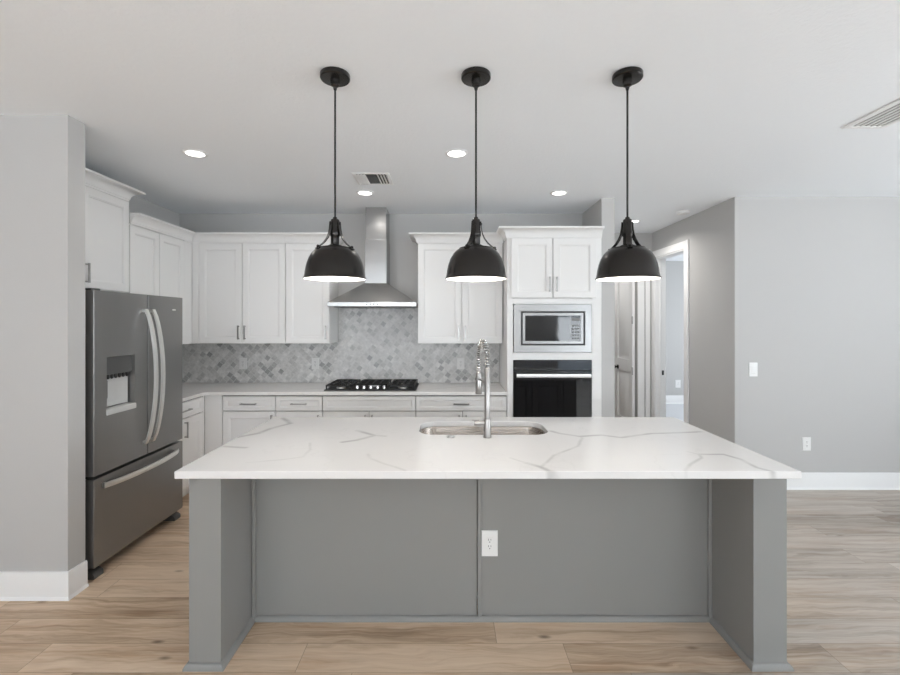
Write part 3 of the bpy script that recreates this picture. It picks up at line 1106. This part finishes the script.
# faucet
FXc, FYc = 0.222, 2.578
r = thing('faucet', 'tall steel spring-neck kitchen faucet beside the island sink', 'faucet', (FXc, FYc, 0.915))
mb = MB()
mb.lathe([(0.024, 0.0), (0.024, 0.005), (0.0215, 0.007), (0.0215, 0.100), (0.0205, 0.104), (0.0175, 0.106)], (FXc, FYc, 0.915), 28)
bd = mb.build('base', M['faucet'], r)
mb = MB()
mb.lathe([(0.014, 0.0), (0.014, -0.062), (0.0135, -0.064)], (FXc - 0.012, FYc, 0.996), 20, 'x')
mb.box(FXc - 0.088, FXc - 0.044, FYc - 0.006, FYc + 0.006, 1.0105, 1.0165)
mb.build('lever', M['faucet'], r, 0.002)
mb = MB()
mb.lathe([(0.0160, 0.0), (0.0160, 0.288), (0.0135, 0.292)], (FXc, FYc, 1.020), 24)
mb.build('column', M['faucet'], r)
HXc, HYc = FXc - 0.036, FYc + 0.205
path = []
for k in range(25):
    t = k / 24
    a = PI * t
    path.append(Vector((FXc + (HXc - FXc) * (1 - math.cos(a)) / 2, FYc + (HYc - FYc) * (1 - math.cos(a)) / 2, 1.345 + 0.112 * math.sin(a))))
path = [Vector((FXc, FYc, z)) for z in (1.312, 1.33)] + path + [Vector((HXc, HYc, z)) for z in (1.32, 1.29, 1.26)]
MB().tube(path, 0.0085, 12).build('hose', M['plastic_grey'], r)
# the coil: a helix wound round the hose
L = [0.0]
for a, b in zip(path, path[1:]):
    L.append(L[-1] + (b - a).length)


def along(s):
    for i in range(len(path) - 1):
        if s <= L[i + 1] or i == len(path) - 2:
            t = (s - L[i]) / max(L[i + 1] - L[i], 1e-6)
            return path[i].lerp(path[i + 1], t), (path[i + 1] - path[i]).normalized()


turns = 28
hp = []
side = Vector((HYc - FYc, -(HXc - FXc), 0)).normalized()
for k in range(turns * 10 + 1):
    c, t = along(L[-1] * k / (turns * 10))
    o2 = side.cross(t).normalized()
    a = 2 * PI * k / 10
    hp.append(c + side * 0.0150 * math.cos(a) + o2 * 0.0150 * math.sin(a))
MB().tube(hp, 0.0034, 6).build('spring', M['chrome'], r)
mb = MB()
mb.lathe([(0.010, 0.0), (0.014, -0.006), (0.0145, -0.035), (0.0175, -0.045), (0.0195, -0.110), (0.021, -0.155), (0.018, -0.160), (0.0, -0.160)], (HXc, HYc, 1.290), 24)
mb.build('spray_head', M['faucet'], r)
mb = MB()
mb.tube([(FXc, FYc + 0.012, 1.225), (HXc, HYc - 0.018, 1.225)], 0.006, 10)
mb.lathe([(0.0195, -0.008), (0.0235, -0.008), (0.0235, 0.008), (0.0195, 0.008)], (HXc, HYc, 1.225), 24, caps=False)
mb.build('spray_holder', M['faucet'], r)
# air switch
mb = MB()
mb.lathe([(0.024, 0.0), (0.024, 0.003), (0.021, 0.005), (0.016, 0.005), (0.0155, 0.008), (0.0, 0.009)], (0.012, 2.583, 0.915), 24)
tag(mb.build('disposal_button', M['nickel']), 'small round steel push button on the island top by the sink', 'button')

# ------------------------------------------------------------------ outlets and switch


def outlet(T, u, z, wd, h, label, mat, cat='outlet', rocker=False, group='wall outlets', name='power_outlet'):
    r = thing(name, label, cat, T(u, 0, z), group)
    mb = MB(T)

    def R(i, v):
        return RR(u - wd / 2 + i, u + wd / 2 - i, z - h / 2 + i, z + h / 2 - i, v)
    mb.rings([R(0, 0.0005), R(0, 0.004), R(0.003, 0.0065)])
    mb.build('cover_plate', mat, r)
    mb = MB(T)
    if rocker:
        mb.rings([RR(u - 0.017, u + 0.017, z - 0.033, z + 0.033, 0.0066), RR(u - 0.016, u + 0.016, z - 0.032, z + 0.032, 0.0095)])
        k = mb.build('rocker', M['plate'], r)
        MB(T).box(u - 0.0175, u + 0.0175, 0.0066, 0.0072, z - 0.036, z - 0.0335).build('rocker_gap', M['plastic_light'], k)
    else:
        mb.rings([RR(u - 0.017, u + 0.017, z - 0.034, z + 0.034, 0.0066), RR(u - 0.0165, u + 0.0165, z - 0.0335, z + 0.0335, 0.0085)])
        k = mb.build('socket', mat, r)
        mb = MB(T)
        for dz in (0.017, -0.017):
            mb.box(u - 0.0075, u - 0.0050, 0.0086, 0.0090, z + dz, z + dz + 0.010)
            mb.box(u + 0.0050, u + 0.0075, 0.0086, 0.0090, z + dz + 0.001, z + dz + 0.009)
            mb.box(u - 0.0025, u + 0.0025, 0.0086, 0.0090, z + dz - 0.010, z + dz - 0.005)
        mb.build('slot', M['slot'], k)
    return r


TS = TB(YB - 0.010)
for u, lab in ((-2.232, 'white outlet on the tile under the wide two-door wall cabinet'), (-1.446, 'white outlet on the tile under the narrow wall cabinet'), (0.132, 'white outlet on the tile behind the faucet')):
    outlet(TS, u, 1.122, 0.080, 0.122, lab, M['plate_grey'])
outlet(TB(PNL - 0.0005), 0.217, 0.407, 0.085, 0.135, 'white outlet on the grey island panel', M['plate'])
outlet(TB(4.245), 3.375, 0.425, 0.080, 0.125, 'white outlet low on the wall above the baseboard, beyond the island', M['plate'])
outlet(TB(8.70), 4.435, 0.38, 0.10, 0.15, 'white outlet seen through the bedroom doorway', M['plate'])
outlet(TB(4.245), 2.873, 1.127, 0.080, 0.130, 'white rocker light switch on the grey wall near its corner', M['plate'], 'switch', True, None, 'light_switch')

# ------------------------------------------------------------------ ceiling fittings


def downlight(x, y, lab, power=DOWNLIGHT_W):
    r = thing('recessed_light', lab, 'ceiling light', (x, y, CZ), 'recessed ceiling lights')
    mb = MB()
    mb.lathe([(0.060, -0.0008), (0.080, -0.0008), (0.0815, -0.003), (0.078, -0.006), (0.062, -0.009), (0.060, -0.006)], (x, y, CZ), 36, caps=False)
    mb.build('trim_ring', M['trim'], r)
    MB().lathe([(0.0, -0.005), (0.061, -0.005), (0.061, -0.003), (0.0, -0.003)], (x, y, CZ), 32, caps=False).build('lens', M['lens'], r)
    l = bpy.data.lights.new('downlight_lamp', 'AREA')
    l.shape, l.size, l.energy, l.color = 'DISK', 0.12, power, (1.0, 0.965, 0.925)
    l.spread = math.radians(150)
    o = bpy.data.objects.new('downlight_lamp', l)
    COL.objects.link(o)
    o.parent = r
    o.location = (0, 0, -0.012)
    return r


for x, y, lab in ((-1.767, 3.14, 'lit recessed ceiling light nearest the refrigerator'),
                  (0.056, 3.14, 'lit recessed ceiling light just past the middle pendant'),
                  (-0.761, 4.10, 'lit recessed ceiling light in front of the range hood, beside the vent'),
                  (1.007, 4.10, 'lit recessed ceiling light in front of the oven tower'),
                  (2.16, 5.26, 'lit recessed ceiling light over the hall by the pantry door')):
    downlight(x, y, lab, 7 if y > 5 else (0.25 if x > 0.9 else DOWNLIGHT_W))

# three-way ceiling register
vx, vy, hw = -0.620, 3.700, 0.150
r = thing('ceiling_vent', 'small square white ceiling vent with angled louvres over the kitchen', 'air vent', (vx, vy, CZ), 'ceiling vents')
mb = MB()
mb.rings([[(vx + sx * a, vy + sy * a, CZ + z) for sx, sy in ((-1, -1), (1, -1), (1, 1), (-1, 1))] for a, z in ((hw, -0.0008), (hw - 0.004, -0.006), (hw - 0.022, -0.008), (hw - 0.022, -0.0008))], caps=False)
mb.build('frame', M['trim'], r)
MB().box(vx - hw + 0.02, vx + hw - 0.02, vy - hw + 0.02, vy + hw - 0.02, CZ - 0.0025, CZ - 0.0008).build('duct', M['vent_dark'], r)
mb = MB()
for sgn in (-1, 1):
    for k in range(4):
        x = vx + sgn * (0.045 + k * 0.024)
        mb.add([(x - 0.001, vy - hw + 0.024, CZ - 0.003), (x + sgn * 0.016, vy - hw + 0.024, CZ - 0.013), (x + sgn * 0.0175, vy - hw + 0.024, CZ - 0.012), (x + 0.001, vy - hw + 0.024, CZ - 0.0028),
                (x - 0.001, vy + hw - 0.024, CZ - 0.003), (x + sgn * 0.016, vy + hw - 0.024, CZ - 0.013), (x + sgn * 0.0175, vy + hw - 0.024, CZ - 0.012), (x + 0.001, vy + hw - 0.024, CZ - 0.0028)],
               [(0, 1, 2, 3), (7, 6, 5, 4), (0, 4, 5, 1), (1, 5, 6, 2), (2, 6, 7, 3), (3, 7, 4, 0)])
for k in range(8):
    y = vy - hw + 0.045 + k * 0.030
    mb.add([(vx - 0.04, y, CZ - 0.003), (vx + 0.04, y, CZ - 0.003), (vx + 0.04, y - 0.018, CZ - 0.013), (vx - 0.04, y - 0.018, CZ - 0.013),
            (vx - 0.04, y + 0.002, CZ - 0.003), (vx + 0.04, y + 0.002, CZ - 0.003), (vx + 0.04, y - 0.016, CZ - 0.013), (vx - 0.04, y - 0.016, CZ - 0.013)],
           [(0, 1, 2, 3), (7, 6, 5, 4), (0, 4, 5, 1), (1, 5, 6, 2), (2, 6, 7, 3), (3, 7, 4, 0)])
mb.build('louvre', M['trim'], r)

# long return-air grille
gx0, gx1, gy0, gy1 = 2.380, 2.640, 1.85, 2.730
r = thing('ceiling_vent', 'long white return-air grille in the ceiling beyond the pendants', 'air vent', ((gx0 + gx1) / 2, (gy0 + gy1) / 2, CZ), 'ceiling vents')
mb = MB()


def GR(i, z):
    return [(gx0 + i, gy0 + i, CZ + z), (gx1 - i, gy0 + i, CZ + z), (gx1 - i, gy1 - i, CZ + z), (gx0 + i, gy1 - i, CZ + z)]


mb.rings([GR(0, -0.0008), GR(0.003, -0.008), GR(0.026, -0.010), GR(0.028, -0.0008)], caps=False)
mb.build('frame', M['trim'], r)
MB().box(gx0 + 0.026, gx1 - 0.026, gy0 + 0.026, gy1 - 0.026, CZ - 0.0022, CZ - 0.0008).build('duct', M['duct_grey'], r)
mb = MB()
nsl = 7
for k in range(nsl):
    x = gx0 + 0.032 + k * (gx1 - gx0 - 0.064) / (nsl - 1)
    mb.box(x - 0.0060, x + 0.0060, gy0 + 0.027, gy1 - 0.027, CZ - 0.0085, CZ - 0.004)
mb.build('louvre', M['trim'], r)

mb = MB()
mb.lathe([(0.066, -0.0008), (0.066, -0.012), (0.060, -0.030), (0.030, -0.036), (0.0, -0.036)], (2.50, 4.79, CZ), 28)
tag(mb.build('smoke_detector', M['plate']), 'small round white smoke detector on the hall ceiling', 'smoke detector')

# ------------------------------------------------------------------ pendants
PX, PY = -0.540, 2.143


def pendant(x, y, lab):
    r = thing('pendant_light', lab, 'pendant light', (x, y, CZ), 'pendant lights over the island')
    mb = MB()
    mb.lathe([(0.0, -0.001), (0.068, -0.001), (0.070, -0.004), (0.070, -0.022), (0.066, -0.027), (0.022, -0.029), (0.020, -0.055), (0.010, -0.062), (0.007, -0.075), (0.0, -0.075)], (x, y, CZ), 36, caps=False)
    mb.build('ceiling_rose', M['bronze'], r)
    MB().lathe([(0.0048, 0), (0.0048, 2.690 - 2.060)], (x, y, 2.060), 12).build('cord', M['black'], r)
    mb = MB()
    mb.lathe([(0.0, 2.075), (0.009, 2.074), (0.012, 2.066), (0.019, 2.062), (0.021, 2.052), (0.021, 2.012), (0.0235, 2.004), (0.0235, 1.985), (0.020, 1.980), (0.020, 1.945), (0.034, 1.938), (0.040, 1.930), (0.0, 1.928)], (x, y, 0), 28, caps=False)
    mb.build('socket_cup', M['bronze'], r)
    for k in range(3):
        a = 2 * PI * k / 3 - 0.28
        ca, sa = math.cos(a), math.sin(a)
        mb = MB()
        pr = [(0.0225, 2.052), (0.0255, 2.02), (0.030, 1.995), (0.040, 1.972), (0.056, 1.950), (0.074, 1.934), (0.089, 1.924), (0.097, 1.916)]
        mb.tube([(x + q * ca, y + q * sa, z) for q, z in pr], 0, flat=(0.022, 0.004, (-sa, ca, 0)))
        st = mb.build('strap', M['bronze'], r)
        mb = MB()
        mb.lathe([(0.0065, 0), (0.0065, 0.006), (0.003, 0.009)], (x + 0.089 * ca, y + 0.089 * sa, 1.9245), 10)
        mb.lathe([(0.0050, 0), (0.0050, 0.010)], (x + 0.024 * ca, y + 0.024 * sa, 2.036), 10)
        mb.build('bolt', M['bronze'], st)
    outp = [(0.040, 1.930), (0.072, 1.927), (0.080, 1.9265), (0.083, 1.921), (0.094, 1.915), (0.109, 1.899), (0.122, 1.876), (0.1315, 1.849), (0.138, 1.820), (0.1405, 1.800), (0.1425, 1.790), (0.1465, 1.783), (0.1475, 1.779)]
    mb = MB()
    mb.lathe(outp + [(0.1455, 1.778), (0.1440, 1.7795)], (x, y, 0), 48, caps=False)
    sh = mb.build('shade', M['bronze'], r)
    inp = [(max(q - 0.0025, 0.0), z - 0.0022) for q, z in outp[:-2]] + [(0.1440, 1.7795)]
    mb = MB()
    mb.lathe([(0.0, 1.9205)] + inp, (x, y, 0), 48, caps=False)
    mb.build('shade_lining', M['white_enamel'], sh)
    MB().lathe([(0.0, 1.800), (0.018, 1.803), (0.028, 1.815), (0.030, 1.832), (0.024, 1.855), (0.014, 1.880), (0.013, 1.915), (0.0, 1.915)], (x, y, 0), 24, caps=False).build('bulb', M['bulb'], r)
    l = bpy.data.lights.new('pendant_lamp', 'POINT')
    l.energy, l.color, l.shadow_soft_size = PENDANT_W, (1.0, 0.95, 0.88), 0.03
    o = bpy.data.objects.new('pendant_lamp', l)
    COL.objects.link(o)
    o.parent = r
    o.location = (0, 0, 1.793 - CZ)
    return r


p0 = pendant(PX, PY, 'black dome pendant light over the island end by the refrigerator')
copy_thing(p0, (0.131 - PX, 0, 0), 'middle black dome pendant light over the island, in line with the faucet', 0.25)
copy_thing(p0, (0.852 - PX, 0, 0), 'black dome pendant light over the island end by the hall', 0.55)
